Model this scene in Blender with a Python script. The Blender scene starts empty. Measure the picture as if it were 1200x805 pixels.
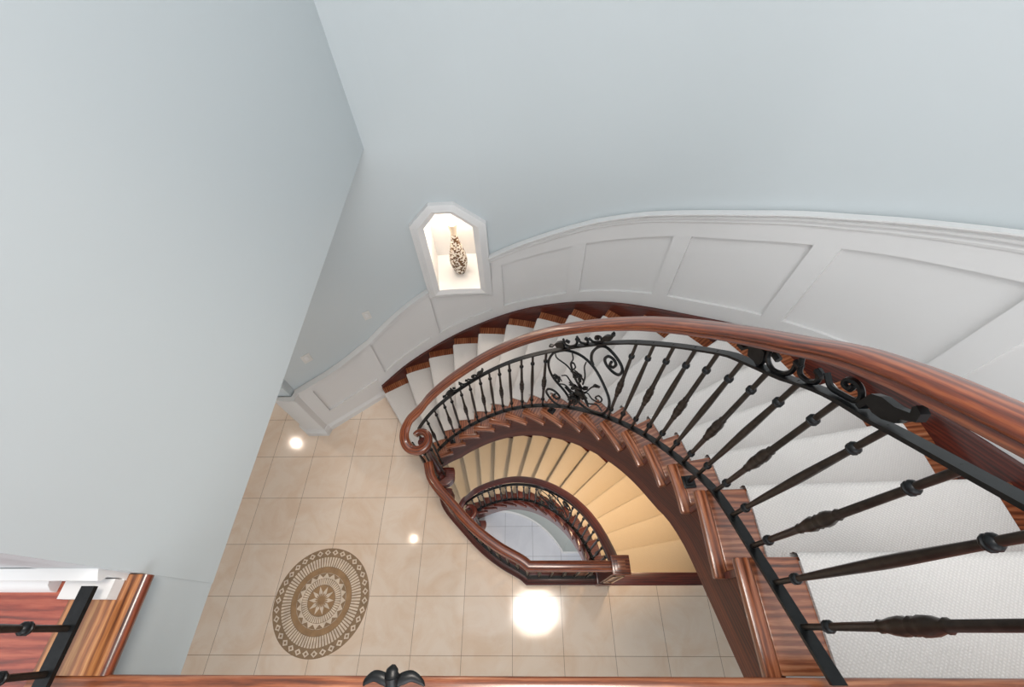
import bpy, bmesh, math, random
from math import sin, cos, pi, radians, sqrt, atan2, floor as ifloor
from mathutils import Vector, Matrix
random.seed(7)
S = bpy.context.scene
COL = S.collection

BASE_Z = -2.998
# ------------------------------------------------------------------ camera
def set_camera():
    p, yaw, roll = 0.976374679, 0.0424198554, -0.049353811
    f = Vector((0, cos(p), -sin(p))); u = Vector((0, sin(p), cos(p))); r = Vector((1, 0, 0))
    Rz = Matrix.Rotation(yaw, 3, 'Z'); f, u, r = Rz @ f, Rz @ u, Rz @ r
    c, s = cos(roll), sin(roll)
    r, u = c*r + s*u, -s*r + c*u
    cam = bpy.data.cameras.new('camera'); o = bpy.data.objects.new('camera', cam); COL.objects.link(o)
    M = Matrix((( r.x, u.x, -f.x, 0), (r.y, u.y, -f.y, 0), (r.z, u.z, -f.z, 4.6626), (0, 0, 0, 1)))
    o.matrix_world = M
    cam.sensor_fit = 'HORIZONTAL'; cam.sensor_width = 36.0; cam.lens = 494.623/1200*36
    cam.clip_start = 0.02
    S.camera = o
set_camera()

# ------------------------------------------------------------------ world, lights, exposure
W = bpy.data.worlds.new('world'); S.world = W; W.use_nodes = True
bg = W.node_tree.nodes['Background']
bg.inputs[0].default_value = (0.93, 0.965, 1.0, 1); bg.inputs[1].default_value = 1.05
S.view_settings.view_transform = 'Standard'; S.view_settings.look = 'None'
S.view_settings.gamma = 1.0; S.view_settings.use_curve_mapping = False
S.view_settings.exposure = 0.56

def lamp(name, kind, loc, energy, color=(1, 1, 1), size=0.1, target=None, spot=None, size_y=None):
    l = bpy.data.lights.new(name, kind); l.energy = energy; l.color = color
    if kind == 'AREA':
        l.size = size
        if size_y: l.shape = 'RECTANGLE'; l.size_y = size_y
    elif kind in ('POINT', 'SPOT'): l.shadow_soft_size = size
    if spot: l.spot_size = radians(spot); l.spot_blend = 0.6
    o = bpy.data.objects.new(name, l); COL.objects.link(o); o.location = loc
    if target: o.rotation_euler = (Vector(target) - Vector(loc)).to_track_quat('-Z', 'Y').to_euler()
    return o
lamp('rear_area_fill', 'AREA', (0.6, -3.4, 4.9), 50, (0.96, 0.98, 1.0), 3.0, (0.3, 2.5, 2.0), size_y=2.2)  # area light added behind the camera as soft fill; no window modelled
lamp('floor_glint_panel', 'AREA', (0.24, 0.33, 6.0), 17, (1.0, 0.965, 0.92), 1.05, (0.24, 0.33, 0), size_y=0.52)  # added overhead panel, shaped so its reflection brightens one floor tile
lamp('foyer_fill_spot', 'SPOT', (0.2, 0.3, 6.05), 150, (1.0, 0.86, 0.72), 0.46, (-0.95, 0.62, 0), spot=44)  # unseen spot added to brighten the foyer floor
lamp('hall_downlight', 'SPOT', (-1.87, 1.25, 3.02), 9, (1.0, 0.80, 0.62), 0.022, (-1.87, 1.25, 0), spot=110)
lamp('far_hall_downlight', 'SPOT', (-4.37, 2.95, 3.02), 40, (1.0, 0.82, 0.68), 0.022, (-3.9, 2.6, 0), spot=140)
sl = lamp('stair_soffit_lamp', 'AREA', (1.22, 1.32, 1.72), 11.5, (1.0, 0.72, 0.44), 0.16, (0.62, 1.72, -1.0)); sl.data.spread = radians(92)
lamp('basement_fill', 'AREA', (-0.2, 0.2, -0.35), 16, (0.93, 0.95, 1.0), 0.5, (0.0, 0.7, BASE_Z))  # cool light added to brighten the basement tile
lamp('niche_lamp', 'POINT', (-0.60, 2.98, 2.36), 6.5, (1.0, 0.85, 0.70), 0.03)

# ------------------------------------------------------------------ node helpers / materials
def mat(name):
    m = bpy.data.materials.new(name); m.use_nodes = True
    n = m.node_tree; return m, n, n.nodes['Principled BSDF']
def nd(n, t, **kw):
    x = n.nodes.new(t)
    for k, v in kw.items(): setattr(x, k, v)
    return x
def ramp(n, stops):
    r = nd(n, 'ShaderNodeValToRGB'); e = r.color_ramp.elements
    while len(e) < len(stops): e.new(0.5)
    for i, (p, c) in enumerate(stops): e[i].position = p; e[i].color = (*c, 1)
    return r
def srgb(r, g, b):
    f = lambda v: (v/255/12.92 if v/255 <= .04045 else ((v/255+.055)/1.055)**2.4)
    return (f(r), f(g), f(b))

def paint(name, c, rough=0.55, bump=0.02):
    m, n, b = mat(name)
    b.inputs['Base Color'].default_value = (*c, 1); b.inputs['Roughness'].default_value = rough
    tc = nd(n, 'ShaderNodeTexCoord'); ns = nd(n, 'ShaderNodeTexNoise'); ns.inputs['Scale'].default_value = 90
    n.links.new(tc.outputs['Object'], ns.inputs['Vector'])
    bp = nd(n, 'ShaderNodeBump'); bp.inputs['Strength'].default_value = bump; bp.inputs['Distance'].default_value = 0.002
    n.links.new(ns.outputs['Fac'], bp.inputs['Height']); n.links.new(bp.outputs['Normal'], b.inputs['Normal'])
    return m
M_WALL = paint('wall_paint', (0.578, 0.622, 0.636))
M_WHITE = paint('white_trim_paint', (0.745, 0.735, 0.725), 0.4, 0.0)
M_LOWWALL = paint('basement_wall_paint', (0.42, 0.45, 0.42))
M_CEIL = paint('ceiling_paint', (0.8, 0.8, 0.78))
M_PLATE = paint('switch_plate_plastic', (0.70, 0.69, 0.66), 0.3, 0.0)

def wood(name, dark, mid, light, gl=28.0, rough=0.28, coat=0.5):
    m, n, b = mat(name)
    uv = nd(n, 'ShaderNodeUVMap', uv_map='UVMap'); oi = nd(n, 'ShaderNodeObjectInfo')
    add = nd(n, 'ShaderNodeVectorMath', operation='ADD'); sc = nd(n, 'ShaderNodeMath', operation='MULTIPLY'); sc.inputs[1].default_value = 37.0
    n.links.new(oi.outputs['Random'], sc.inputs[0])
    cx = nd(n, 'ShaderNodeCombineXYZ'); n.links.new(sc.outputs[0], cx.inputs[0]); n.links.new(sc.outputs[0], cx.inputs[2])
    n.links.new(uv.outputs['UV'], add.inputs[0]); n.links.new(cx.outputs[0], add.inputs[1])
    def noise(sx, sy, det, rgh=0.6, dist=0.0):
        mp = nd(n, 'ShaderNodeMapping'); mp.inputs['Scale'].default_value = (sx, sy, 1)
        n.links.new(add.outputs[0], mp.inputs['Vector'])
        x = nd(n, 'ShaderNodeTexNoise'); x.inputs['Scale'].default_value = 1; x.inputs['Detail'].default_value = det
        x.inputs['Roughness'].default_value = rgh; x.inputs['Distortion'].default_value = dist
        n.links.new(mp.outputs[0], x.inputs['Vector']); return x
    fine = noise(9, gl*7, 4, 0.7); broad = noise(1.3, gl*0.7, 8, 0.68, 0.5); slow = noise(1.1, 5, 3, 0.5)
    mp = nd(n, 'ShaderNodeMapping'); mp.inputs['Scale'].default_value = (1.1, 9, 1); n.links.new(add.outputs[0], mp.inputs['Vector'])
    wv = nd(n, 'ShaderNodeTexWave', bands_direction='Y'); wv.inputs['Scale'].default_value = 1.6; wv.inputs['Distortion'].default_value = 7.0
    wv.inputs['Detail'].default_value = 5; wv.inputs['Detail Scale'].default_value = 1.2; wv.inputs['Detail Roughness'].default_value = 0.65
    n.links.new(mp.outputs[0], wv.inputs['Vector'])
    m1 = nd(n, 'ShaderNodeMath', operation='MULTIPLY'); m1.inputs[1].default_value = 0.26; n.links.new(fine.outputs['Fac'], m1.inputs[0])
    m2 = nd(n, 'ShaderNodeMath', operation='MULTIPLY_ADD'); m2.inputs[1].default_value = 0.36; n.links.new(broad.outputs['Fac'], m2.inputs[0]); n.links.new(m1.outputs[0], m2.inputs[2])
    m25 = nd(n, 'ShaderNodeMath', operation='MULTIPLY_ADD'); m25.inputs[1].default_value = 0.26; n.links.new(slow.outputs['Fac'], m25.inputs[0]); n.links.new(m2.outputs[0], m25.inputs[2])
    m3 = nd(n, 'ShaderNodeMath', operation='MULTIPLY_ADD'); m3.inputs[1].default_value = 0.13; n.links.new(wv.outputs['Fac'], m3.inputs[0]); n.links.new(m25.outputs[0], m3.inputs[2])
    r = ramp(n, [(0.35, dark), (0.50, mid), (0.68, light)])
    n.links.new(m3.outputs[0], r.inputs[0]); n.links.new(r.outputs[0], b.inputs['Base Color'])
    bp = nd(n, 'ShaderNodeBump'); bp.inputs['Strength'].default_value = 0.12; bp.inputs['Distance'].default_value = 0.002
    n.links.new(m3.outputs[0], bp.inputs['Height']); n.links.new(bp.outputs['Normal'], b.inputs['Normal'])
    b.inputs['Roughness'].default_value = rough; b.inputs['Coat Weight'].default_value = coat; b.inputs['Coat Roughness'].default_value = 0.18
    return m
M_OAK = wood('red_oak', srgb(62, 28, 15), srgb(142, 78, 47), srgb(196, 134, 96), rough=0.3)
M_RAIL = wood('handrail_oak', srgb(34, 11, 5), srgb(116, 50, 23), srgb(178, 100, 55), 24, 0.30, 0.7)
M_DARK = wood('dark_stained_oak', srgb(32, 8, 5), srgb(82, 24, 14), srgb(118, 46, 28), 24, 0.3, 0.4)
M_STRING = wood('stringer_oak', srgb(44, 15, 7), srgb(92, 38, 18), srgb(130, 64, 34), 20, 0.5, 0.0)  # dark stain, with shade under the tread ends mixed into the colour
M_FLOORWOOD = wood('landing_oak_floor', srgb(60, 18, 11), srgb(146, 60, 40), srgb(186, 98, 70), 22, 0.25, 0.5)
M_TAN = wood('golden_oak_nosing', srgb(72, 32, 14), srgb(158, 98, 54), srgb(214, 158, 100), 26, 0.28, 0.4)

def metal(name, c, rough, metallic=0.75):
    m, n, b = mat(name)
    tc = nd(n, 'ShaderNodeTexCoord'); ns = nd(n, 'ShaderNodeTexNoise'); ns.inputs['Scale'].default_value = 60; ns.inputs['Detail'].default_value = 4
    n.links.new(tc.outputs['Object'], ns.inputs['Vector'])
    r = ramp(n, [(0.3, tuple(v*0.6 for v in c)), (0.7, tuple(v*1.35 for v in c))])
    n.links.new(ns.outputs['Fac'], r.inputs[0]); n.links.new(r.outputs[0], b.inputs['Base Color'])
    b.inputs['Roughness'].default_value = rough; b.inputs['Metallic'].default_value = metallic
    return m
M_IRON = metal('black_iron', (0.008, 0.0088, 0.0095), 0.36, 0.4)
M_BRONZE = metal('bronzed_iron', (0.027, 0.0195, 0.0150), 0.34, 0.4)

def carpet(name, c, weave=True):
    m, n, b = mat(name)
    uv = nd(n, 'ShaderNodeUVMap', uv_map='UVMap')
    def wave(rot, scale):
        mp = nd(n, 'ShaderNodeMapping'); mp.inputs['Rotation'].default_value = (0, 0, radians(rot))
        n.links.new(uv.outputs['UV'], mp.inputs['Vector'])
        w = nd(n, 'ShaderNodeTexWave'); w.inputs['Scale'].default_value = scale; w.inputs['Distortion'].default_value = 1.6
        w.inputs['Detail'].default_value = 1; w.inputs['Detail Scale'].default_value = 6
        n.links.new(mp.outputs[0], w.inputs['Vector']); return w
    a, d = wave(38, 34), wave(-52, 34)
    mul = nd(n, 'ShaderNodeMath', operation='MULTIPLY'); n.links.new(a.outputs['Fac'], mul.inputs[0]); n.links.new(d.outputs['Fac'], mul.inputs[1])
    r = ramp(n, [(0.0, tuple(v*0.86 for v in c)), (0.6, c)])
    n.links.new(mul.outputs[0], r.inputs[0]); n.links.new(r.outputs[0], b.inputs['Base Color'])
    bp = nd(n, 'ShaderNodeBump'); bp.inputs['Strength'].default_value = 0.35; bp.inputs['Distance'].default_value = 0.004
    n.links.new(mul.outputs[0], bp.inputs['Height']); n.links.new(bp.outputs['Normal'], b.inputs['Normal'])
    b.inputs['Roughness'].default_value = 0.95
    return m
M_CARPET = carpet('ivory_loop_carpet', (0.75, 0.715, 0.685))
M_CARPET2 = carpet('warm_lit_loop_carpet', (0.74, 0.60, 0.43))  # warm lamplight on the lower flight is tinted into this carpet colour

GX, GY, TILE = -0.125, -0.203, 0.457
def tile(name, c1, c2, vein, grout, rough, GX=GX, GY=GY):
    m, n, b = mat(name)
    tc = nd(n, 'ShaderNodeTexCoord'); mp = nd(n, 'ShaderNodeMapping'); mp.inputs['Location'].default_value = (-GX + 20*TILE, -GY + 20*TILE, 0)
    n.links.new(tc.outputs['Object'], mp.inputs['Vector'])
    br = nd(n, 'ShaderNodeTexBrick', offset=0.0, squash=1.0)
    for k, v in (('Scale', 1.0), ('Mortar Size', 0.0022), ('Mortar Smooth', 0.2), ('Bias', 0.0), ('Brick Width', TILE), ('Row Height', TILE)): br.inputs[k].default_value = v
    br.inputs['Color1'].default_value = (*c1, 1); br.inputs['Color2'].default_value = (*c2, 1); br.inputs['Mortar'].default_value = (*grout, 1)
    n.links.new(mp.outputs[0], br.inputs['Vector'])
    ns = nd(n, 'ShaderNodeTexNoise'); ns.inputs['Scale'].default_value = 3.2; ns.inputs['Detail'].default_value = 7; ns.inputs['Roughness'].default_value = 0.62; ns.inputs['Distortion'].default_value = 0.9
    n.links.new(tc.outputs['Object'], ns.inputs['Vector'])
    r = ramp(n, [(0.36, vein), (0.60, (1, 1, 1))]); n.links.new(ns.outputs['Fac'], r.inputs[0])
    mx = nd(n, 'ShaderNodeMix', data_type='RGBA', blend_type='MULTIPLY'); mx.inputs[0].default_value = 0.55
    n.links.new(br.outputs['Color'], mx.inputs[6]); n.links.new(r.outputs[0], mx.inputs[7]); n.links.new(mx.outputs[2], b.inputs['Base Color'])
    b.inputs['Roughness'].default_value = rough
    bp = nd(n, 'ShaderNodeBump'); bp.inputs['Strength'].default_value = 0.3; bp.inputs['Distance'].default_value = 0.002; bp.invert = True
    n.links.new(br.outputs['Fac'], bp.inputs['Height']); n.links.new(bp.outputs['Normal'], b.inputs['Normal'])
    return m
M_TILE = tile('travertine_tile', (0.89, 0.755, 0.635), (0.85, 0.705, 0.58), (0.88, 0.76, 0.65), (0.38, 0.27, 0.19), 0.085)
M_TILE2 = tile('grey_tile', (0.66, 0.68, 0.73), (0.64, 0.66, 0.71), (0.86, 0.86, 0.88), (0.16, 0.17, 0.19), 0.3, -.328, .976)

def stone(name, c):
    m, n, b = mat(name)
    tc = nd(n, 'ShaderNodeTexCoord'); ns = nd(n, 'ShaderNodeTexNoise'); ns.inputs['Scale'].default_value = 14; ns.inputs['Detail'].default_value = 5
    n.links.new(tc.outputs['Object'], ns.inputs['Vector'])
    r = ramp(n, [(0.3, tuple(v*0.8 for v in c)), (0.7, tuple(v*1.1 for v in c))]); n.links.new(ns.outputs['Fac'], r.inputs[0])
    n.links.new(r.outputs[0], b.inputs['Base Color']); b.inputs['Roughness'].default_value = 0.2
    return m
M_MB = stone('brown_mosaic_marble', (0.40, 0.245, 0.13)); M_MD = stone('dark_mosaic_marble', (0.33, 0.22, 0.135)); M_ML = stone('cream_mosaic_marble', (0.78, 0.65, 0.52))

def vase_mat():
    m, n, b = mat('speckled_mosaic_glass')
    tc = nd(n, 'ShaderNodeTexCoord'); vo = nd(n, 'ShaderNodeTexVoronoi'); vo.inputs['Scale'].default_value = 62
    n.links.new(tc.outputs['Object'], vo.inputs['Vector'])
    sx = nd(n, 'ShaderNodeSeparateColor'); n.links.new(vo.outputs['Color'], sx.inputs[0])
    r = ramp(n, [(0.0, (0.75, 0.68, 0.58)), (0.46, (0.62, 0.50, 0.38)), (0.5, (0.14, 0.07, 0.03)), (1.0, (0.05, 0.025, 0.015))]); r.color_ramp.interpolation = 'CONSTANT'
    n.links.new(sx.outputs[0], r.inputs[0])
    sz = nd(n, 'ShaderNodeSeparateXYZ'); n.links.new(tc.outputs['Object'], sz.inputs[0])
    r2 = ramp(n, [(0.47, (0, 0, 0)), (0.50, (1, 1, 1))]); n.links.new(sz.outputs[2], r2.inputs[0])
    mx = nd(n, 'ShaderNodeMix', data_type='RGBA'); n.links.new(r2.outputs[0], mx.inputs[0]); n.links.new(r.outputs[0], mx.inputs[6]); mx.inputs[7].default_value = (0.66, 0.55, 0.42, 1)
    n.links.new(mx.outputs[2], b.inputs['Base Color']); b.inputs['Roughness'].default_value = 0.2
    return m
M_VASE = vase_mat()

# ------------------------------------------------------------------ mesh helpers
class MB:
    """collects geometry (with UVs in metres) into one mesh"""
    def __init__(s): s.v = []; s.f = []; s.uv = []; s.mi = []
    def vert(s, p): s.v.append(tuple(p)); return len(s.v)-1
    def face(s, idx, uvs=None, mi=0):
        s.f.append(tuple(idx)); s.mi.append(mi)
        if uvs is None: uvs = [(s.v[i][0], s.v[i][1] + s.v[i][2]) for i in idx]
        s.uv.append(uvs)
    def build(s, name, mats, parent=None, smooth=35, bevel=0.0):
        me = bpy.data.meshes.new(name); me.from_pydata(s.v, [], s.f); me.update()
        ul = me.uv_layers.new(name='UVMap'); k = 0
        for p, uvs in zip(me.polygons, s.uv):
            for li, q in zip(p.loop_indices, uvs): ul.data[li].uv = q
        for p, mi in zip(me.polygons, s.mi): p.material_index = mi; p.use_smooth = smooth > 0
        for m in (mats if isinstance(mats, (list, tuple)) else [mats]): me.materials.append(m)
        bm = bmesh.new(); bm.from_mesh(me); bmesh.ops.remove_doubles(bm, verts=bm.verts, dist=1e-5); bmesh.ops.recalc_face_normals(bm, faces=bm.faces)
        if bevel:
            es = [e for e in bm.edges if len(e.link_faces) == 2 and e.calc_face_angle(0) > 0.7]
            bmesh.ops.bevel(bm, geom=es, offset=bevel, segments=2, profile=0.6, affect='EDGES', clamp_overlap=True)
        bm.to_mesh(me); bm.free()
        if smooth: me.set_sharp_from_angle(angle=radians(smooth))
        o = bpy.data.objects.new(name, me); COL.objects.link(o)
        if parent: attach(o, parent)
        return o
def attach(o, parent):
    o.parent = parent                 # part meshes are in world coordinates; only the Empties carry an offset
    t = parent.location if parent.type == 'EMPTY' else Vector((0, 0, 0))
    o.matrix_parent_inverse = Matrix.Translation(-t)
def tag(o, label=None, cat=None, group=None, kind=None):
    if label: o['label'] = label
    if cat: o['category'] = cat
    if group: o['group'] = group
    if kind: o['kind'] = kind
    return o
def thing(name, loc, label, cat, group=None):
    o = bpy.data.objects.new(name, None); COL.objects.link(o); o.location = loc; o.empty_display_size = 0.1
    return tag(o, label, cat, group)
def struct(o): o['kind'] = 'structure'; return o

def box(mb, x0, x1, y0, y1, z0, z1, mi=0):
    i = [mb.vert(p) for p in ((x0,y0,z0),(x1,y0,z0),(x1,y1,z0),(x0,y1,z0),(x0,y0,z1),(x1,y0,z1),(x1,y1,z1),(x0,y1,z1))]
    for q, ax in (((3,2,1,0),'xy'),((4,5,6,7),'xy'),((0,1,5,4),'xz'),((2,3,7,6),'xz'),((1,2,6,5),'yz'),((3,0,4,7),'yz')):
        uv = []
        for k in q:
            p = mb.v[i[k]]; uv.append((p['xyz'.index(ax[0])], p['xyz'.index(ax[1])]))
        mb.face([i[k] for k in q], uv, mi)
def prism(mb, pts, z0, z1, mi=0, uvf=None):
    n = len(pts); a = [mb.vert((x, y, z0)) for x, y in pts]; b = [mb.vert((x, y, z1)) for x, y in pts]
    g = uvf or (lambda x, y: (x, y))
    uv = [g(x, y) for x, y in pts]
    mb.face(b, uv, mi); mb.face(a[::-1], uv[::-1], mi)
    L = 0
    for i in range(n):
        j = (i+1) % n; d = math.dist(pts[i], pts[j])
        mb.face((a[i], a[j], b[j], b[i]), [(L, 0), (L+d, 0), (L+d, z1-z0), (L, z1-z0)], mi); L += d
def slab(mb, P, ts, zlo, zhi, d0, d1, mi=0, caps=True):
    rows = []; L = 0; prev = None
    for t in ts:
        a, b = P(t, d0), P(t, d1); lo, hi = zlo(t), zhi(t)
        if prev is not None: L += math.dist(a, prev)
        prev = a
        rows.append(([mb.vert((a[0], a[1], lo)), mb.vert((a[0], a[1], hi)), mb.vert((b[0], b[1], hi)), mb.vert((b[0], b[1], lo))], L, lo, hi))
    D = abs(d1-d0)
    for (r, l, lo, hi), (q, l2, lo2, hi2) in zip(rows, rows[1:]):
        mb.face((r[0], q[0], q[1], r[1]), [(l, 0), (l2, 0), (l2, hi2-lo2), (l, hi-lo)], mi)
        mb.face((r[1], q[1], q[2], r[2]), [(l, 0), (l2, 0), (l2, D), (l, D)], mi)
        mb.face((r[2], q[2], q[3], r[3]), [(l, 0), (l2, 0), (l2, hi2-lo2), (l, hi-lo)], mi)
        mb.face((r[3], q[3], q[0], r[0]), [(l, 0), (l2, 0), (l2, D), (l, D)], mi)
    if caps:
        for r, fl in ((rows[0], 0), (rows[-1], 1)):
            ix = r[0] if fl else r[0][::-1]
            mb.face(ix, [(0, 0), (0, r[3]-r[2]), (D, r[3]-r[2]), (D, 0)], mi)
def sweep(mb, path, prof, mi=0, scale=None):
    path = [Vector(p) for p in path]; n = len(path); rows = []; L = 0
    pl = [0]
    for a, b in zip(prof, prof[1:] + prof[:1]): pl.append(pl[-1] + math.dist(a, b))
    for i, p in enumerate(path):
        t0 = (path[i]-path[i-1]) if i > 0 else (path[1]-path[0]); t1 = (path[i+1]-path[i]) if i < n-1 else t0
        a = Vector((t0.x, t0.y, 0)); b = Vector((t1.x, t1.y, 0))
        if a.length < 1e-7: a = b
        if b.length < 1e-7: b = a
        a.normalize(); b.normalize(); t = (a+b); t = t.normalized() if t.length > 1e-6 else a
        lat = Vector((t.y, -t.x, 0)); k = 1/max(0.5, a.dot(t))
        if i: L += (p-path[i-1]).length
        g = scale(i) if scale else 1.0
        rows.append(([mb.vert(p + lat*x*k*g + Vector((0, 0, y))) for x, y in prof], L))
    m = len(prof)
    for (r, l), (q, l2) in zip(rows, rows[1:]):
        for j in range(m):
            k = (j+1) % m
            mb.face((r[j], r[k], q[k], q[j]), [(l, pl[j]), (l, pl[j+1]), (l2, pl[j+1]), (l2, pl[j])], mi)
    for r, fl in ((rows[0][0], 0), (rows[-1][0], 1)):
        mb.face(r if fl else r[::-1], None, mi)
def lathe(mb, prof, c=(0, 0, 0), seg=10, mi=0):
    rows = []
    for r, z in prof:
        rows.append([mb.vert((c[0]+r*cos(2*pi*k/seg), c[1]+r*sin(2*pi*k/seg), c[2]+z)) for k in range(seg)])
    for a, b in zip(rows, rows[1:]):
        for k in range(seg):
            j = (k+1) % seg; mb.face((a[k], a[j], b[j], b[k]), None, mi)
    mb.face(rows[0][::-1], None, mi); mb.face(rows[-1], None, mi)
def smoothpath(pts, n=5):
    P = [Vector(p) for p in pts]; out = []
    for i in range(len(P)-1):
        p1, p2 = P[i], P[i+1]; p0 = P[i-1] if i else 2*p1-p2; p3 = P[i+2] if i+2 < len(P) else 2*p2-p1
        for k in range(n):
            w = k/n; out.append(.5*((2*p1)+(p2-p0)*w+(2*p0-5*p1+4*p2-p3)*w*w+(3*p1-p0-3*p2+p3)*w**3))
    out.append(P[-1]); return out
def tube(mb, pts, rad, seg=6, n=5, mi=0, taper=None, smooth=True):
    P = smoothpath(pts, n) if smooth else [Vector(p) for p in pts]
    rows = []; N = len(P); nrm = None
    for i, p in enumerate(P):
        t = (P[min(i+1, N-1)]-P[max(i-1, 0)]).normalized()
        if nrm is None:
            nrm = t.orthogonal().normalized()
        nrm = (nrm - t*nrm.dot(t)).normalized(); bi = t.cross(nrm)
        r = rad if taper is None else rad*(taper[0]+(taper[1]-taper[0])*i/(N-1))
        rows.append([mb.vert(p + nrm*r*cos(2*pi*k/seg) + bi*r*sin(2*pi*k/seg)) for k in range(seg)])
    for a, b in zip(rows, rows[1:]):
        for k in range(seg):
            j = (k+1) % seg; mb.face((a[k], a[j], b[j], b[k]), None, mi)
    mb.face(rows[0][::-1], None, mi); mb.face(rows[-1], None, mi)
def frange(a, b, s):
    n = max(1, int(round((b-a)/s))); return [a+(b-a)*i/n for i in range(n+1)]
def table(xs, ys):
    def f(x):
        if x <= xs[0]: return ys[0]
        for i in range(len(xs)-1):
            if x <= xs[i+1]: return ys[i]+(ys[i+1]-ys[i])*(x-xs[i])/(xs[i+1]-xs[i])
        return ys[-1]
    return f

# ------------------------------------------------------------------ plan of the curved stair
H = 0.18737                        # riser
LAND = 18*H                        # upper floor level
BASE = -16*H                       # basement floor level
Cp = [(-.985,1.405),(-.885,1.462),(-.755,1.507),(-.605,1.534),(-.447,1.541),(-.292,1.530),(-.140,1.497),(.006,1.440),(.144,1.361),(.270,1.262),(.378,1.148),(.472,1.019),(.547,.880),(.600,.733),(.634,.577),(.651,.418),(.652,.164),(.652,-.108)]
Np = [(-1.622,2.332),(-1.335,2.488),(-1.042,2.582),(-.739,2.636),(-.436,2.645),(-.124,2.621),(.188,2.550),(.480,2.438),(.745,2.275),(.972,2.072),(1.180,1.850),(1.380,1.625),(1.548,1.365),(1.665,1.07),(1.730,.758),(1.750,.440),(1.752,.164),(1.752,-.108)]
def cr(P):
    n = len(P); P = [Vector(p) for p in P]
    def f(t):
        u = t-1; i = max(0, min(n-2, ifloor(u))); w = u-i
        p1, p2 = P[i], P[i+1]; p0 = P[i-1] if i > 0 else 2*p1-p2; p3 = P[i+2] if i+2 < n else 2*p2-p1
        if w < 0: return p1+(p2-p1)*w
        if w > 1: return p2+(p2-p1)*(w-1)
        return .5*((2*p1)+(p2-p0)*w+(2*p0-5*p1+4*p2-p3)*w*w+(3*p1-p0-3*p2+p3)*w**3)
    return f
Cf, Nf = cr(Cp), cr(Np)
def radial(t): return (Nf(t)-Cf(t)).normalized()
def PC(t, d): return Cf(t)+radial(t)*d        # offset measured from the tread ends by the well
W1 = Nf(1)+radial(1)*0.122; DL = Vector((-.799, -.601)); NL = Vector((-.601, .799))
def PN(t, d):                                 # offset measured from the outer carpet edge; wall face near 0.122
    if t >= 1: return Nf(t)+radial(t)*d
    w = min(1.0, 1-t)
    return W1+DL*(1-t)*.33+(NL*w+radial(1)*(1-w)).normalized()*(d-.122)
T_END = 32.0                                  # far end of the straight wall, behind the camera

# ------------------------------------------------------------------ structure
NICHE = [(3.62, 1.535), (3.62, 2.33), (4.17, 2.50), (4.66, 2.50), (5.37, 2.33), (5.37, 1.535)]
def ntop(t): return table([3.62, 4.17, 4.66, 5.37], [2.36, 2.50, 2.50, 2.36])(t)
TOPZ = 6.2
mb = MB()
ts = frange(-1.3, 3.62, .246)
slab(mb, PN, ts, lambda t: BASE-.1, lambda t: TOPZ, .130, .70)
ns = [3.62, 3.9, 4.17, 4.42, 4.66, 4.9, 5.13, 5.37]
slab(mb, PN, ns, lambda t: BASE-.1, lambda t: 1.535, .130, .70, caps=False)
slab(mb, PN, ns, ntop, lambda t: TOPZ, .130, .70, caps=False)
slab(mb, PN, ns, lambda t: 1.4, lambda t: 2.6, .60, .70, caps=False)
slab(mb, PN, frange(5.37, 18, .243)+[T_END], lambda t: BASE-.1, lambda t: TOPZ, .130, .70)
struct(mb.build('wall_north', M_WALL))

XW = -1.06
mb = MB(); box(mb, -1.25, XW, .125, 2.86, 3.05, TOPZ); struct(mb.build('wall_west', M_WALL))
mb = MB(); box(mb, -5.0, -1.20, .127, .28, LAND, TOPZ); struct(mb.build('wall_landing', M_WALL))
mb = MB(); box(mb, -5.0, -1.062, .13, 6.0, 3.05, 3.2); struct(mb.build('ceiling', M_CEIL))
mb = MB(); box(mb, -5.15, -5.0, -4.0, 5.0, BASE, TOPZ); box(mb, -5.0, -1.3, 4.4, 4.55, -.28, 3.05); struct(mb.build('wall_far_west', M_WALL))
# upper floor slab (L-shaped) with oak boards on top, drywall below
mb = MB()
box(mb, -5.0, -1.062, -4.0, .125, 3.05, LAND-.022); box(mb, -1.062, 1.88, -4.0, -.175, 3.05, LAND-.025)
struct(mb.build('floor_landing_base', M_WALL, smooth=0))
mb = MB(); box(mb, -5.0, -1.22, -4.0, .125, LAND-.022, LAND); box(mb, -1.22, 1.88, -4.0, -.24, LAND-.022, LAND)
struct(mb.build('floor_landing', M_FLOORWOOD, smooth=0))
def nosing(mb, horizontal):
    prof = [(-.005, -.026), (.026, -.026), (.035, -.016), (.035, -.006), (.026, .002), (-.165, .002), (-.165, -.024)]
    return prof
NP = [(.0, -.030), (.020, -.030), (.032, -.020), (.034, -.008), (.026, .002), (.018, .004), (-.155, .004), (-.155, -.020), (-.02, -.022), (-.02, -.06), (.0, -.06)]
mb = MB()  # oak nosing boards around the landing edge
sweep(mb, [(-1.066, .122, LAND), (-1.066, -.098, LAND)], [(-x, y) for x, y in NP][::-1])
for i, f_ in enumerate(mb.f):
    if min(mb.v[j][0] for j in f_) > -1.10: mb.mi[i] = 1  # darker wood on the rounded edge paints in its dark reflection
struct(mb.build('trim_1', [M_TAN, M_RAIL], smooth=50))
mb = MB()
sweep(mb, [(1.868, -.13, LAND), (-1.225, -.13, LAND)], NP)
struct(mb.build('trim_2', M_OAK, smooth=50))
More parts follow.
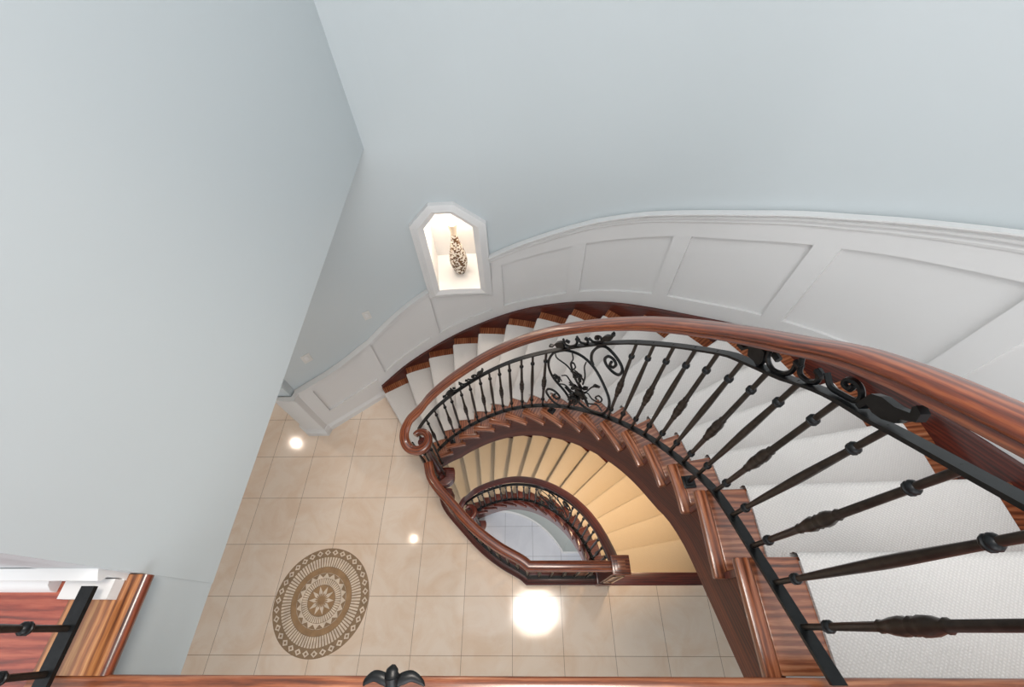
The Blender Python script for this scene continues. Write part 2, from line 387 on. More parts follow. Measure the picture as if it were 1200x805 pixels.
# landing baseboard with cap, lower step and plinth block
mb = MB()
BP = [(0, 0), (.018, 0), (.018, .012), (.014, .015), (.014, .070), (.020, .074), (.026, .083), (.026, .092), (.010, .102), (0, .106)]
sweep(mb, [(-1.088, .125, LAND), (-5.0, .125, LAND)], [(-x, y) for x, y in BP])
sweep(mb, [(-1.27, .105, LAND), (-5.0, .105, LAND)], [(0, 0), (-.026, 0), (-.023, .020), (-.012, .034), (0, .038)])
box(mb, -1.225, -1.092, .062, .108, LAND, LAND+.036)
struct(mb.build('baseboard_landing', M_WHITE))

# main floor with the stairwell cut out
well = [(.67,.45),(.60,.45),(.09,.45),(-.08,.53),(-.33,.67),(-.55,.82),(-.77,1.075),(-.93,1.36)]
hole = well + [tuple(PC(t, 0.03)) for t in frange(1.6, 1.8, .2)][:1] + [tuple(PN(1.7, .122))] + [tuple(PN(t, .128)) for t in frange(2.0, 15.6, .4)] + [(1.874, .45)]
# floor = west part + strips, built as a bridged polygon
mb = MB()
outer = [(-6, -4.0), (2.2, -4.0), (2.2, 6.0), (-6, 6.0)]
def floor_poly(mb, z0, z1):
    bm = bmesh.new()
    import mathutils
    polys = [[Vector((x, y, 0)) for x, y in outer], [Vector((x, y, 0)) for x, y in hole]]
    tris = mathutils.geometry.tessellate_polygon(polys)
    pts = outer + hole
    a = [mb.vert((x, y, z1)) for x, y in pts]; b = [mb.vert((x, y, z0)) for x, y in pts]
    for t in tris:
        mb.face([a[i] for i in t]); mb.face([b[i] for i in t][::-1])
    for off, n in ((0, len(outer)), (len(outer), len(hole))):
        for i in range(n):
            j = (i+1) % n; mb.face((a[off+i], a[off+j], b[off+j], b[off+i]))
    bm.free()
floor_poly(mb, -.28, 0); struct(mb.build('floor', M_TILE, smooth=0))
mb = MB(); box(mb, -6, 2.2, -4, 6, BASE-.12, BASE); struct(mb.build('floor_basement', M_TILE2, smooth=0))

# stair-head nosing board set in the main floor
mb = MB(); box(mb, .80, 1.868, .342, .452, -.03, .006); struct(mb.build('trim_3', M_DARK, bevel=.004))

# ------------------------------------------------------------------ wainscot
chair_z = table([-1.3,-.3,.3,.8,1.26,2.89,4.2,5.51,6.95,8.14,9.21,10.47,11.5,12.36,13.18,13.82,18.0,19,T_END],
                [.95,.965,.995,1.04,1.09,1.466,1.735,2.010,2.318,2.572,2.78,3.005,3.19,3.335,3.488,3.612,LAND+1.02,LAND+1.02,LAND+1.02])
pitch = lambda t: max(0, min(t, 18)*H)
def skirt_top(t): return min(t, 18.0)*H+table([1, 3, 5, 6.5, 18], [.06, .05, .075, .105, .108])(t)
mb = MB()
tw = frange(-1.3, 18, .215)
def in_niche(t): return 3.55 < t < 5.45
slab(mb, PN, frange(-1.3, 3.55, .25), lambda t: 0 if t < 1 else skirt_top(t)-.05, lambda t: chair_z(t)-.01, .122, .13)
slab(mb, PN, frange(3.55, 5.45, .19), lambda t: skirt_top(t)-.05, lambda t: min(1.50, chair_z(t)-.01), .122, .13)
slab(mb, PN, frange(5.45, 18, .25)+[19.0], lambda t: skirt_top(t)-.05, lambda t: chair_z(t)-.01, .122, .13)
struct(mb.build('trim_4', M_WHITE))
# raised rails and stiles
PANELS = [(-.91, .97), (1.28, 3.16), (3.50, 5.40), (5.79, 7.64), (7.99, 9.92), (10.27, 12.20), (12.54, 14.39), (14.73, 16.7)]
def p_lo(t): return table([-1, .97], [.335, .381])(t) if t < 1.1 else t*H+table([1.2, 5.4, 7, 10, 12.5, 17], [.213, .218, .226, .260, .235, .235])(t)
def p_hi(t):
    if t < 1.1: return table([-1, -.5, .3, .97], [.80, .83, .885, .955])(t)
    return table([1.28, 3.16, 4.2, 5.5], [1.028, 1.386, 1.60, 1.83])(t) if t < 5.5 else t*H+table([5.5, 7.9, 10, 12.4, 14.5, 18], [.80, .818, .848, .822, .823, .823])(t)
def lo_edge(t): return 0.0 if t < .95 else skirt_top(t)-.03
mb = MB(); d0, d1 = .100, .1225
prev = -1.3
NF = (3.50, 5.48)
for a, b in PANELS + [(18.0, 18.0)]:
    if b <= 3.2 or a >= 5.5 or a == b:
        slab(mb, PN, frange(prev, a, .2), lo_edge, lambda t: min(chair_z(t)-.005, 99 if not (NF[0] < t < NF[1]) else 1.48), d0, d1)
    else:
        slab(mb, PN, frange(prev, a, .2), lo_edge, lambda t: chair_z(t)-.005, d0, d1)
    if a < b:
        tt = frange(a, b, .2)
        slab(mb, PN, tt, lo_edge, p_lo, d0, d1)
        if not (a > 3.4 and b < 5.5):
            slab(mb, PN, tt, p_hi, lambda t: chair_z(t)-.005, d0, d1)
    prev = b
struct(mb.build('trim_5', M_WHITE))
# chair rail, broken by the niche
mb = MB()
CRP = [(0, -.085), (.012, -.085), (.017, -.072), (.013, -.060), (.013, -.052), (.030, -.044), (.032, -.034), (.026, -.028), (.040, -.016), (.048, -.008), (.048, 0), (0, 0)]
BBP = [(0, 0), (.026, 0), (.026, .075), (.020, .082), (.020, .090), (.010, .102), (.006, .118), (0, .12)]
def chair_run(ts): sweep(mb, [(*PN(t, .106), chair_z(t)) for t in ts], CRP)
chair_run(frange(-1.3, 3.53, .2)); chair_run(frange(5.46, 18, .2)+[T_END])
struct(mb.build('trim_6', M_WHITE, smooth=40))
# baseboard at the foot of the stair wall
mb = MB(); sweep(mb, [(*PN(t, .106), 0) for t in frange(-1.3, .93, .2)], BBP)
struct(mb.build('baseboard_north', M_WHITE, smooth=40))
# wall end with its own wainscot pilaster
PE = [(-2.296, 1.99), (-2.312, 1.915), (-2.508, 1.915), (-2.60, 1.985), (-2.55, 2.36), (-2.38, 2.22)]
mb = MB(); prism(mb, PE, 0.0, 3.05); struct(mb.build('wall_end', M_WALL))
mb = MB()
OUT = [(-2.278, 1.982), (-2.302, 1.902), (-2.516, 1.902), (-2.615, 1.98)]
INN = [(-2.294, 1.992), (-2.311, 1.916), (-2.509, 1.916), (-2.601, 1.986)]
prism(mb, OUT+INN[::-1], 0.0, .93)
OUTR = OUT[::-1]
sweep(mb, [(*p, .95) for p in OUTR], [(x, y) for x, y in CRP])
sweep(mb, [(*p, 0) for p in OUTR], BBP)
struct(mb.build('trim_7', M_WHITE, smooth=40))
# niche: casing outside, lining inside
mb = MB()
def npt(t, z, d): p = PN(t, d); return Vector((p.x, p.y, z))
def arc(a, b, n=4): return [(a[0]+(b[0]-a[0])*i/n, a[1]+(b[1]-a[1])*i/n) for i in range(n)]
def ring(pts): 
    o = []
    for a, b in zip(pts, pts[1:]+pts[:1]): o += arc(a, b)
    return o
R_OUT = ring([(3.51, 1.475), (3.51, 2.372), (4.09, 2.555), (4.73, 2.555), (5.47, 2.365), (5.47, 1.475)])
R_A = ring([(3.60, 1.500), (3.60, 2.362), (4.12, 2.528), (4.70, 2.528), (5.39, 2.355), (5.39, 1.500)])
R_B = ring([(3.70, 1.525), (3.70, 2.352), (4.15, 2.505), (4.68, 2.505), (5.29, 2.345), (5.29, 1.525)])
R_C = ring([(3.86, 1.575), (3.86, 2.335), (4.22, 2.470), (4.62, 2.470), (5.13, 2.335), (5.13, 1.575)])
def loops(mb, seq):
    rows = [[mb.vert(npt(t, z, d)) for t, z in r] for r, d in seq]; n = len(rows[0])
    for a, b in zip(rows, rows[1:]):
        for i in range(n):
            j = (i+1) % n; mb.face((a[i], a[j], b[j], b[i]))
loops(mb, [(R_OUT, .134), (R_OUT, .088), (R_A, .076), (R_A, .084), (R_B, .070), (R_C, .090), (R_C, .20)])
struct(mb.build('trim_8', M_WHITE, smooth=30))
mb = MB(); R_D = ring([(3.55, 1.555), (3.55, 2.38), (4.12, 2.53), (4.72, 2.53), (5.44, 2.38), (5.44, 1.555)])
R_D = [(a[0], a[1]) for a in R_D]
loops(mb, [(R_C, .20), (R_C, .57)])
rows = [mb.vert(npt(t, z, .57)) for t, z in R_C]; mb.face(rows)
struct(mb.build('wall_niche', M_WHITE, smooth=0))

# ------------------------------------------------------------------ basement under-stair wall
mb = MB()
slab(mb, lambda t, d: PC(t, d), frange(4.2, 12.4, .3), lambda t: BASE, lambda t: BASE+t*H-.60, .13, .20)
p0 = PC(12.4, .13)
box(mb, p0.x-.005, p0.x+1.05, p0.y, p0.y+.07, BASE, BASE+12.4*H-.56)
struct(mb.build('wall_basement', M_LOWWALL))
mb = MB(); sweep(mb, [(*PC(t, .13), BASE) for t in frange(4.2, 12.4, .3)]+[(p0.x+1.0, p0.y-.002, BASE)], [(0, 0), (.013, 0), (.013, .085), (.005, .10), (0, .105)])
struct(mb.build('baseboard_basement', M_WHITE))

# ------------------------------------------------------------------ staircases
def tread_part(k, zoff, parent, dark):
    z = zoff+k*H; th = .034
    mb = MB(); a, b = k, k+1
    ov = .022
    tan0 = (Cf(a)-Cf(a+.05)).normalized()
    n = 4
    front = [PC(a, .042)+tan0*ov, PN(a, .118)+tan0*ov]
    back = [PN(a+w, .118) for w in (.34, .67, 1.0)] + [PC(b, .042)]
    inner = [PC(b-(b-a)*w, .042) for w in (.33, .67)]
    pts = [tuple(p) for p in front+back+inner]
    ax = radial(a+.5); ay = Vector((-ax.y, ax.x)); o = Cf(a)
    uvf = lambda x, y: ((Vector((x, y))-o).dot(ax), (Vector((x, y))-o).dot(ay))
    prism(mb, pts, z-th, z, uvf=uvf)
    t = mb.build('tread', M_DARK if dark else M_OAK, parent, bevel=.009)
    mb = MB()
    tb = Cf(b)-Cf(b-.05); tb.normalize()
    inn = [PC(a+(b-a)*w, 0) for w in (0, .25, .5, .75, 1)]; out = [PC(a+(b-a)*w, .043) for w in (1, .75, .5, .25, 0)]
    inn[0] += tan0*ov; out[-1] += tan0*ov; inn[-1] += tb*.022; out[0] += tb*.022
    t2 = Vector((-tan0.x, -tan0.y)); n2 = Vector((-t2.y, t2.x))
    prism(mb, [tuple(p) for p in inn+out], z-th, z, uvf=lambda x, y: ((Vector((x, y))-o).dot(t2), (Vector((x, y))-o).dot(n2)))
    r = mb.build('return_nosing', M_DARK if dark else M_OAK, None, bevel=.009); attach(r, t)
    mb = MB(); r0 = .12
    pts = [PC(a, .03)-tan0*.004, PN(a, .115)-tan0*.004, PN(a, .115)-tan0*.024, PC(a, .03)-tan0*.024]
    prism(mb, [tuple(p) for p in pts], z-H+.001, z-th, uvf=lambda x, y: (x+y, x-y)); mb.build('riser', M_DARK, parent)

def staircase(zoff, tlast, label, dark):
    root = thing('staircase', (-1.0, 1.6, zoff), label, 'staircase')
    for k in range(1, tlast+1): tread_part(k, zoff, root, dark)
    # cut string facing the well
    mb = MB()
    def slo(t): return max(zoff+.004, zoff+t*H-table([1, 2.2, 3.5, 15.5, 16.6, 18], [.40, .40, .545, .53, .45, .45])(t))
    for k in range(1, tlast+1):
        slab(mb, PC, frange(k, k+(1.4 if k == 17 else 1), .25), slo, lambda t: zoff+k*H-.034, .038, .068)
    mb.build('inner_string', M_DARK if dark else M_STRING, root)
    # plaster soffit
    mb = MB(); rows = []
    for t in frange(2.4, tlast+1, .2):
        a, b = PC(t, .060), PN(t, .118); z = max(zoff+.006, slo(t)+.006)
        rows.append([mb.vert((a.x, a.y, z)), mb.vert((b.x, b.y, z)), mb.vert((b.x, b.y, z+.02)), mb.vert((a.x, a.y, z+.02))])
    for r, q in zip(rows, rows[1:]):
        for i in range(4): j = (i+1) % 4; mb.face((r[i], r[j], q[j], q[i]))
    mb.face(rows[0][::-1]); mb.face(rows[-1]); mb.build('soffit', M_CEIL, root)
    # wall string with moulded cap
    mb = MB(); ts_ = frange(.96, tlast+1, .2)
    slab(mb, PN, ts_, lambda t: max(zoff+.001, zoff+t*H-.26), lambda t: zoff+skirt_top(t), .088, .1035)
    slab(mb, PN, ts_, lambda t: zoff+skirt_top(t)-.014, lambda t: zoff+skirt_top(t), .076, .1035)
    mb.build('wall_string', M_DARK, root)
    # bullnose starting step
    mb = MB(); c = Vector((-.865, 1.368)) + (Vector((.10, .062)) if dark else Vector((0, 0))); pts = []
    for i in range(17):
        a = radians(150+i*15); pts.append(tuple(c+Vector((cos(a), sin(a)))*.132))
    prism(mb, pts, zoff+H-.034, zoff+H-.0005)
    mb.build('starting_step', M_DARK, root, bevel=.01)
    mb = MB(); pts = [tuple(c+(Vector(p)-c)*.82) for p in pts]; prism(mb, pts, zoff+.001, zoff+H-.034); mb.build('starting_riser', M_DARK, root)
    return root
staircase(0, 17, 'grand curved oak staircase sweeping up from the tiled foyer to the landing', False)
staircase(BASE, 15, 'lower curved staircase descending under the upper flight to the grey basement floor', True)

def runner(zoff, tlast, m, label, top):
    mb = MB(); th = .011
    for k in range(1, tlast+1):
        z = zoff+k*H
        tan0 = (Cf(k)-Cf(k+.05)).normalized()
        a0, b0 = PC(k, .19), PN(k, -.002)
        prof = [(.016, -H+.012), (.016, -.036), (-.024-th, -.036), (-.026-th, -.012), (-.020-th, .006), (-.010, th)]
        rows = []
        for off, dz in prof:
            va, vb = a0-tan0*off, b0-tan0*off
            rows.append((mb.vert((va.x, va.y, z+dz)), mb.vert((vb.x, vb.y, z+dz)), off))
        pl = 0
        W_ = (b0-a0).length
        seq = rows
        yoff = k*.34
        for i in range(len(seq)-1):
            d = math.dist(mb.v[seq[i][0]], mb.v[seq[i+1][0]])
            mb.face((seq[i][0], seq[i][1], seq[i+1][1], seq[i+1][0]), [(0, yoff+pl), (W_, yoff+pl), (W_, yoff+pl+d), (0, yoff+pl+d)]); pl += d
        # tread sheet
        last = rows[-1]; pa, pb = last[0], last[1]
        ax = radial(k+.5); ay = Vector((-ax.y, ax.x)); o = Cf(k)
        def U(i): p = Vector(mb.v[i][:2])-o; return (p.dot(ax), yoff+p.dot(ay))
        for w in (.25, .5, .75, 1.0):
            qa, qb = PC(k+w, .19), PN(k+w, -.002)
            if w == 1.0:
                tb = (Cf(k+1)-Cf(k+.95)).normalized(); qa = qa+tb*.012; qb = qb+tb*.012
            ia, ib = mb.vert((qa.x, qa.y, z+th)), mb.vert((qb.x, qb.y, z+th))
            mb.face((pa, pb, ib, ia), [U(pa), U(pb), U(ib), U(ia)])
            # thin edges down to the wood
            ja, jb = mb.vert((qa.x, qa.y, z)), mb.vert((qb.x, qb.y, z))
            va, vb = mb.v[pa], mb.v[pb]
            ka, kb = mb.vert((va[0], va[1], z)), mb.vert((vb[0], vb[1], z))
            mb.face((pa, ia, ja, ka), [U(pa), U(ia), U(ja), U(ka)]); mb.face((pb, kb, jb, ib), [U(pb), U(kb), U(jb), U(ib)])
            pa, pb = ia, ib
    if top:
        z = zoff+(tlast+1)*H
        a0, b0 = PC(tlast+1, .19), PN(tlast+1, -.002)
        v = [mb.vert((a0.x, a0.y+.0, z-H+.012)), mb.vert((b0.x, b0.y, z-H+.012)), mb.vert((b0.x, b0.y, z-.062)), mb.vert((a0.x, a0.y, z-.062))]
        mb.face(v, [(0, 0), (1, 0), (1, .13), (0, .13)])
    o = mb.build('stair_runner', m, smooth=60)
    return tag(o, label, 'carpet')
runner(0, 17, M_CARPET, 'ivory woven carpet runner on the upper staircase treads', True)
runner(BASE, 15, M_CARPET2, 'carpet runner coloured by warm lamplight on the lower staircase beneath the upper flight', False)

# ------------------------------------------------------------------ balusters
COLLAR = [(.006, 0), (.011, .003), (.0143, .008), (.0143, .011), (.0105, .0140), (.0143, .017), (.0143, .020), (.011, .025), (.006, .028)]
def baluster_meshes(L):
    plain = MB()
    lathe(plain, [(.0075, 0), (.0075, .10), (.0078, .13), (.0100, .24), (.0122, .42*L/.76), (.0116, .48*L/.76), (.0085, L-.14), (.0078, L-.10), (.008, L)], seg=8)
    deco = MB()
    m = L*.47
    lathe(deco, [(.0075, 0), (.0075, .10), (.0085, .13), (.0098, m-.085), (.0128, m-.08), (.0105, m-.072), (.0155, m-.045), (.0178, m-.02), (.0140, m-.004), (.0172, m+.003), (.0140, m+.010), (.0182, m+.026), (.0165, m+.047), (.0105, m+.07), (.0132, m+.078), (.0098, m+.085), (.0085, L-.14), (.0078, L-.10), (.008, L)], seg=10)
    col = MB(); lathe(col, COLLAR, seg=10)
    return plain, deco, col
def protos(L):
    p, d, c = baluster_meshes(L)
    out = []
    for b in (p, d, c):
        o = b.build('baluster' if b is not c else 'collar', M_BRONZE if b is not c else M_IRON, smooth=50); out.append(o.data); bpy.data.objects.remove(o)
    return out
BAL_L = .765
PL, DE, CO = protos(BAL_L)
def put_baluster(parent, x, y, z, deco, L=BAL_L, meshes=None, rot=0.0):
    me = meshes or (PL, DE, CO)
    o = bpy.data.objects.new('baluster', me[1] if deco else me[0]); COL.objects.link(o)
    o.location = (x, y, z); o.parent = parent; o.matrix_parent_inverse = Matrix.Translation(-parent.location)
    for zz in (.095, L-.125):
        c = bpy.data.objects.new('collar', me[2]); COL.objects.link(c); c.parent = o; c.location = (0, 0, zz)
    return o
RAILP = [(x*1.10, y*.94+.013) for x, y in [(.037, .004), (.036, .016), (.030, .027), (.018, .033), (0, .035), (-.018, .033), (-.030, .027), (-.036, .016), (-.037, .004), (-.033, -.004), (-.027, -.008), (-.029, -.014), (-.031, -.022), (-.028, -.032), (.028, -.032), (.031, -.022), (.029, -.014), (.027, -.008), (.033, -.004)]]
BARP = [(.017, -.006), (.017, .006), (-.017, .006), (-.017, -.006)]
bar_ab = lambda t: .055
top_ab = table([1, 6, 9, 11.8, 14.2, 15.3, 16.3, 17.2, 18], [.785, .80, .81, .858, .862, .815, .80, .838, .838])
rail_ab = table([1, 9, 12, 13.5, 15.3, 16, 18], [1.0, 1.0, .985, .965, .945, .93, .945])
DB = .05
def pb(t, ab, d=DB, zo=0):
    p = PC(t, d); return Vector((p.x, p.y, zo+t*H+ab))

# wrought-iron shapes in stair coordinates (step number, height above the pitch line)
S_UR = [(10.778,.629),(10.659,.689),(10.64,.76),(10.811,.812),(11.059,.809),(11.401,.744),(11.707,.665),(11.844,.602),(11.776,.561),(11.553,.577),(11.259,.639),(11.139,.694),(11.228,.724),(11.431,.70),(11.564,.654),(11.5,.623),(11.38,.64),(11.39,.675)]
S_R = [(9.207,.79),(9.545,.799),(10.011,.76),(10.462,.688),(10.911,.581),(11.374,.427),(11.738,.282),(11.842,.17),(11.693,.081),(11.342,.071),(10.893,.099),(10.517,.165),(10.065,.283),(9.818,.352)]
S_L = [(9.545,.799),(9.186,.789),(8.99,.717),(9.002,.616),(9.252,.472),(9.856,.279),(10.145,.148),(10.082,.064),(9.743,.06),(9.316,.136),(8.99,.266),(9.064,.318),(9.344,.29),(9.634,.205),(9.529,.167),(9.317,.215),(9.402,.238)]
VINES = [[(9.214,.775),(9.306,.719),(9.724,.628),(10.01,.543),(10.186,.457),(10.45,.36)],[(9.88,.756),(9.956,.692),(9.881,.64),(9.988,.578),(10.108,.598),(9.98,.652),(9.922,.626),(10.1,.515),(10.3,.42)],[(10.487,.657),(10.465,.599),(10.573,.493),(10.557,.40)],
 [(9.594,.5),(9.791,.499),(9.973,.44),(10.16,.381)],[(10.60,.30),(10.772,.309),(10.918,.368),(11.04,.393)],[(10.6,.27),(10.832,.296),(11.089,.232),(11.41,.209),(11.485,.254),(11.331,.288),(11.209,.264),(11.283,.238)],[(10.5,.23),(10.748,.212),(10.999,.161),(11.347,.172),(11.638,.109)],[(9.49,.391),(9.805,.376),(10.107,.301),(10.334,.275)]]
F_U1 = [(14.711,.94),(14.798,.883),(14.974,.843),(15.163,.834),(15.245,.852),(15.206,.891)]
F_U2 = [(15.192,.92),(15.357,.853),(15.528,.828),(15.61,.828),(15.636,.84),(15.527,.88)]
F_U3 = [(15.637,.875),(15.812,.832),(15.972,.822),(16.09,.822),(16.096,.838),(16.04,.859),(15.961,.873),(15.876,.873),(15.885,.856),(15.963,.847),(15.966,.861)]
F_LL = [(14.204,.936),(14.217,.918),(14.359,.898),(14.441,.912),(14.51,.88),(14.657,.863),(14.776,.84),(14.795,.869),(14.718,.908),(14.601,.926),(14.475,.932),(14.354,.912)]
F_RL = [(16.187,.812),(16.136,.818),(16.13,.839),(16.137,.867),(16.211,.872),(16.323,.865),(16.41,.871),(16.383,.886),(16.389,.894),(16.453,.881),(16.482,.858),(16.418,.845),(16.421,.829),(16.347,.82),(16.27,.822),(16.194,.834),(16.189,.824)]
F_KN = [(15.243,.885),(15.583,.865),(14.888,.898)]
def leaf(mb, base, tip, w, zo, bulge=.012, curl=.0):
    """pointed cast leaf between two stair coordinates"""
    a, b = Vector(base), Vector(tip); rows = []
    pa, pz = pb(a[0], a[1], DB, zo), pb(b[0], b[1], DB, zo); ax = (pz-pa); L = ax.length; ax.normalize()
    rd = radial((a[0]+b[0])/2); nr = Vector((rd.x, rd.y, 0)); sd = ax.cross(nr).normalized(); nr = sd.cross(ax).normalized()
    for i in range(7):
        s = i/6; ww = w*max(.06, sin(pi*min(1, s*.85+.12)))*(1+.18*sin(s*18)); c = pa+ax*L*s - nr*curl*s*s
        rows.append([mb.vert(c+sd*ww), mb.vert(c-nr*bulge*sin(pi*s)), mb.vert(c-sd*ww), mb.vert(c+nr*bulge*.6)])
    for r, q in zip(rows, rows[1:]):
        for i in range(4): j = (i+1) % 4; mb.face((r[i], r[j], q[j], q[i]))
    mb.face(rows[0][::-1]); mb.face(rows[-1])
def flower(mb, t, ab, r, zo):
    c = pb(t, ab, DB-.012, zo); rd = radial(t); nr = Vector((rd.x, rd.y, 0)); e1 = Vector((-rd.y, rd.x, 0)); e2 = Vector((0, 0, 1))
    for i in range(6):
        a = 2*pi*i/6; d = e1*cos(a)+e2*sin(a); s = e1*-sin(a)+e2*cos(a)
        rows = []
        for u, wv in ((.12, .10), (.5, .30), (.85, .30), (1.0, .10)):
            cc = c+d*r*u-nr*(.012*u*u)
            rows.append([mb.vert(cc+s*r*wv), mb.vert(cc-nr*.005), mb.vert(cc-s*r*wv), mb.vert(cc+nr*.005)])
        for p_, q in zip(rows, rows[1:]):
            for k in range(4): j = (k+1) % 4; mb.face((p_[k], p_[j], q[j], q[k]))
        mb.face(rows[0][::-1]); mb.face(rows[-1])
    n0 = len(mb.v); ico = [(0, 0, 1), (0, 0, -1)] + [(cos(k*pi/3), sin(k*pi/3), 0) for k in range(6)]
    for p in ico: mb.vert(c-nr*.008+e1*p[0]*r*.28+e2*p[1]*r*.28+nr*p[2]*.012)
    for k in range(6):
        j = (k+1) % 6; mb.face((n0, n0+2+k, n0+2+j)); mb.face((n0+1, n0+2+j, n0+2+k))
def blob(mb, pts, zo, dt, th=.009):
    n = len(pts); A = [mb.vert(pb(t+dt, ab+fr_shift(t+dt, dt), DB-th, zo)) for t, ab in pts]; B = [mb.vert(pb(t+dt, ab+fr_shift(t+dt, dt), DB+th, zo)) for t, ab in pts]
    mb.face(A); mb.face(B[::-1])
    for i in range(n): j = (i+1) % n; mb.face((A[i], A[j], B[j], B[i]))
def fr_shift(t, dt): return top_ab(t)-top_ab(t-dt)
def frieze(root, zo, dt, tmax):
    mb = MB()
    g = lambda q: [pb(t+dt, ab+fr_shift(t+dt, dt), DB, zo) for t, ab in q]
    for q in (F_U1, F_U2, F_U3): tube(mb, g(q), .0072, 6, 5)
    blob(mb, F_LL, zo, dt); blob(mb, F_RL, zo, dt)
    for t, ab in F_KN:
        tube(mb, [pb(t+dt-.07, ab+fr_shift(t+dt, dt)+.012, DB, zo), pb(t+dt+.07, ab+fr_shift(t+dt, dt)-.012, DB, zo)], .010, 6, 2)
    mb.build('scroll_frieze', M_IRON, root, smooth=50)

LOW_T = [2.39,3.04,3.63,4.08,4.66,5.17,5.73,6.23,6.72,7.21,7.78,8.28,8.84]
HI_T = [11.96,12.45,12.96,13.48,13.97,14.48,14.96,15.48,16.0,16.42,16.82,17.21,17.59]
def volute_path(zo, voff, n=48):
    c = Vector((-.920, 1.378)) + voff; out = []
    zr = lambda t: zo+t*H+rail_ab(t)
    zv = zo+1.135
    for i in range(n+1):
        s = i/n; ad = 104+s*393; a = radians(ad); r = .120-.012*min(1, s/.45)-.062*max(0, (s-.45)/.55)**1.15
        out.append(Vector((c.x+r*cos(a), c.y+r*sin(a), zv+table([104, 140, 170, 205, 245], [.20, .105, .055, .018, 0])(ad))))
    return out
def balustrade(zo, tmax, label, dark):
    root = thing('stair_balustrade', (-.86, 1.36, zo+H), label, 'balustrade')
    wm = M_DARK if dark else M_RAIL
    # handrail: pitch line, then easing into the volute
    ts0 = 3.5 if dark else 2.9
    voff = Vector((.10, .062)) if dark else Vector((0, 0))
    vp = volute_path(zo, voff); path = []
    for t in frange(ts0, tmax, .15)[::-1]:
        p = PC(t, DB); path.append(Vector((p.x, p.y, zo+t*H+rail_ab(t))))
    s0 = path[-1]; v0 = vp[0]
    pz = path[-1]
    tm = 2.9 if dark else 2.3; p1 = PC(tm, DB+.004); p1 = Vector((p1.x, p1.y, zo+tm*H+.985-(.05 if dark else 0)))
    path = path[:-1] + smoothpath([path[-2], pz, p1, vp[1], vp[3]], 6)[6:-6] + vp[2:]
    np0 = len(path)
    mb = MB(); sweep(mb, path, RAILP, scale=lambda i: 1.0 if i < np0-24 else 1.0-.5*(i-np0+24)/24); mb.build('handrail', wm, root, smooth=40)
    # newel under the volute
    mb = MB(); zt = .955-.02
    wn = M_DARK
    lathe(mb, [(.062, 0), (.062, .05), (.050, .06), (.040, .09), (.034, .12), (.046, .20), (.050, .26), (.036, .42), (.030, .60), (.036, .74), (.046, .78), (.036, .80), (.044, .83), (.044, zt)], (-.885+voff.x, 1.36+voff.y, zo+H), 16)
    mb.build('newel_post', wn, root, smooth=50)
    for a in (60, 120, 190, 235, 280, 330):
        put_baluster(root, -.90+voff.x+.082*cos(radians(a)), 1.375+voff.y+.082*sin(radians(a)), zo+H, a in (190, 280), .92, (PV, DV, CV))
    mb = MB(); sweep(mb, [pb(t, bar_ab(t), DB, zo) for t in frange(2.1, tmax, .15)], BARP); mb.build('bottom_bar', M_IRON, root)
    mb = MB(); sweep(mb, [pb(t, top_ab(t), DB, zo) for t in frange(1.6, tmax, .15)], BARP); mb.build('top_bar', M_IRON, root)
    for i, t in enumerate(LOW_T + [None] + HI_T):
        if t is None: continue
        if t > tmax-.1: continue
        p = pb(t, bar_ab(t), DB, zo); o = put_baluster(root, p.x, p.y, p.z, (i % 2 == 0), BAL_L)
        o.scale.z = (top_ab(t)-bar_ab(t))/BAL_L
    # oval scroll panel with vine and flowers
    mb = MB(); g = lambda q: [pb(t, ab, DB, zo) for t, ab in q]
    for q in (S_UR, S_R, S_L): tube(mb, g(q), .0085, 6, 5)
    pan = mb.build('scroll_panel', M_IRON, root, smooth=50)
    mb = MB()
    for q in VINES: tube(mb, g(q), .0055, 5, 4, taper=(.8, 1.1))
    o = mb.build('vine', M_IRON, None, smooth=50); attach(o, pan)
    for t, ab, r in ((10.335, .524, .050), (9.469, .501, .040), (10.588, .316, .058), (10.36, .24, .040), (10.30, .37, .040)):
        mb = MB(); flower(mb, t, ab, r, zo); o = mb.build('flower', M_IRON, None, smooth=50); attach(o, pan)
    for b_, t_, w in (((11.0, .39), (11.32, .425), .016), ((10.45, .33), (10.0, .44), .020), ((10.5, .3), (10.2, .40), .02), ((10.5, .28), (10.95, .25), .02), ((10.5, .28), (10.42, .12), .024), ((10.45, .28), (10.1, .19), .022), ((10.5, .32), (10.42, .45), .02), ((10.7, .25), (11.1, .14), .018), ((10.45, .26), (10.3, .14), .02), ((10.6, .33), (10.85, .40), .016)):
        mb = MB(); leaf(mb, b_, t_, w, zo, curl=.02); o = mb.build('leaf', M_IRON, None, smooth=50); attach(o, pan)
    for dt in (-10.5, -5.25, 0):
        if 16.5+dt < tmax+.6: frieze(root, zo, dt, tmax)
    for t, k in ((3.35, 3), (9.3, 9), (15.42, 15)):
        if t > tmax: continue
        p = pb(t, bar_ab(t), DB+.012, zo); z0 = zo+k*H
        mb = MB(); lathe(mb, [(.009, 0), (.008, p.z-z0)], (p.x, p.y, z0), 8)
        s = mb.build('foot_post', M_IRON, root)
        mb = MB(); rd = radial(t); e = Vector((-rd.y, rd.x)); c = Vector((p.x, p.y))
        prism(mb, [tuple(c+rd*a*.026+e*b*.026) for a, b in ((-1, -1), (1, -1), (1, 1), (-1, 1))], z0+.0005, z0+.007)
        prism(mb, [tuple(c+rd*a*.016+e*b*.016) for a, b in ((-1, -1), (1, -1), (1, 1), (-1, 1))], z0+.007, z0+.016)
        o = mb.build('foot_plate', M_IRON, None, bevel=.002); attach(o, s)
    return root
PV, DV, CV = protos(.92)
balustrade(0, 17.99, 'long curved balustrade of oak handrail and black iron balusters on the upper staircase', False)
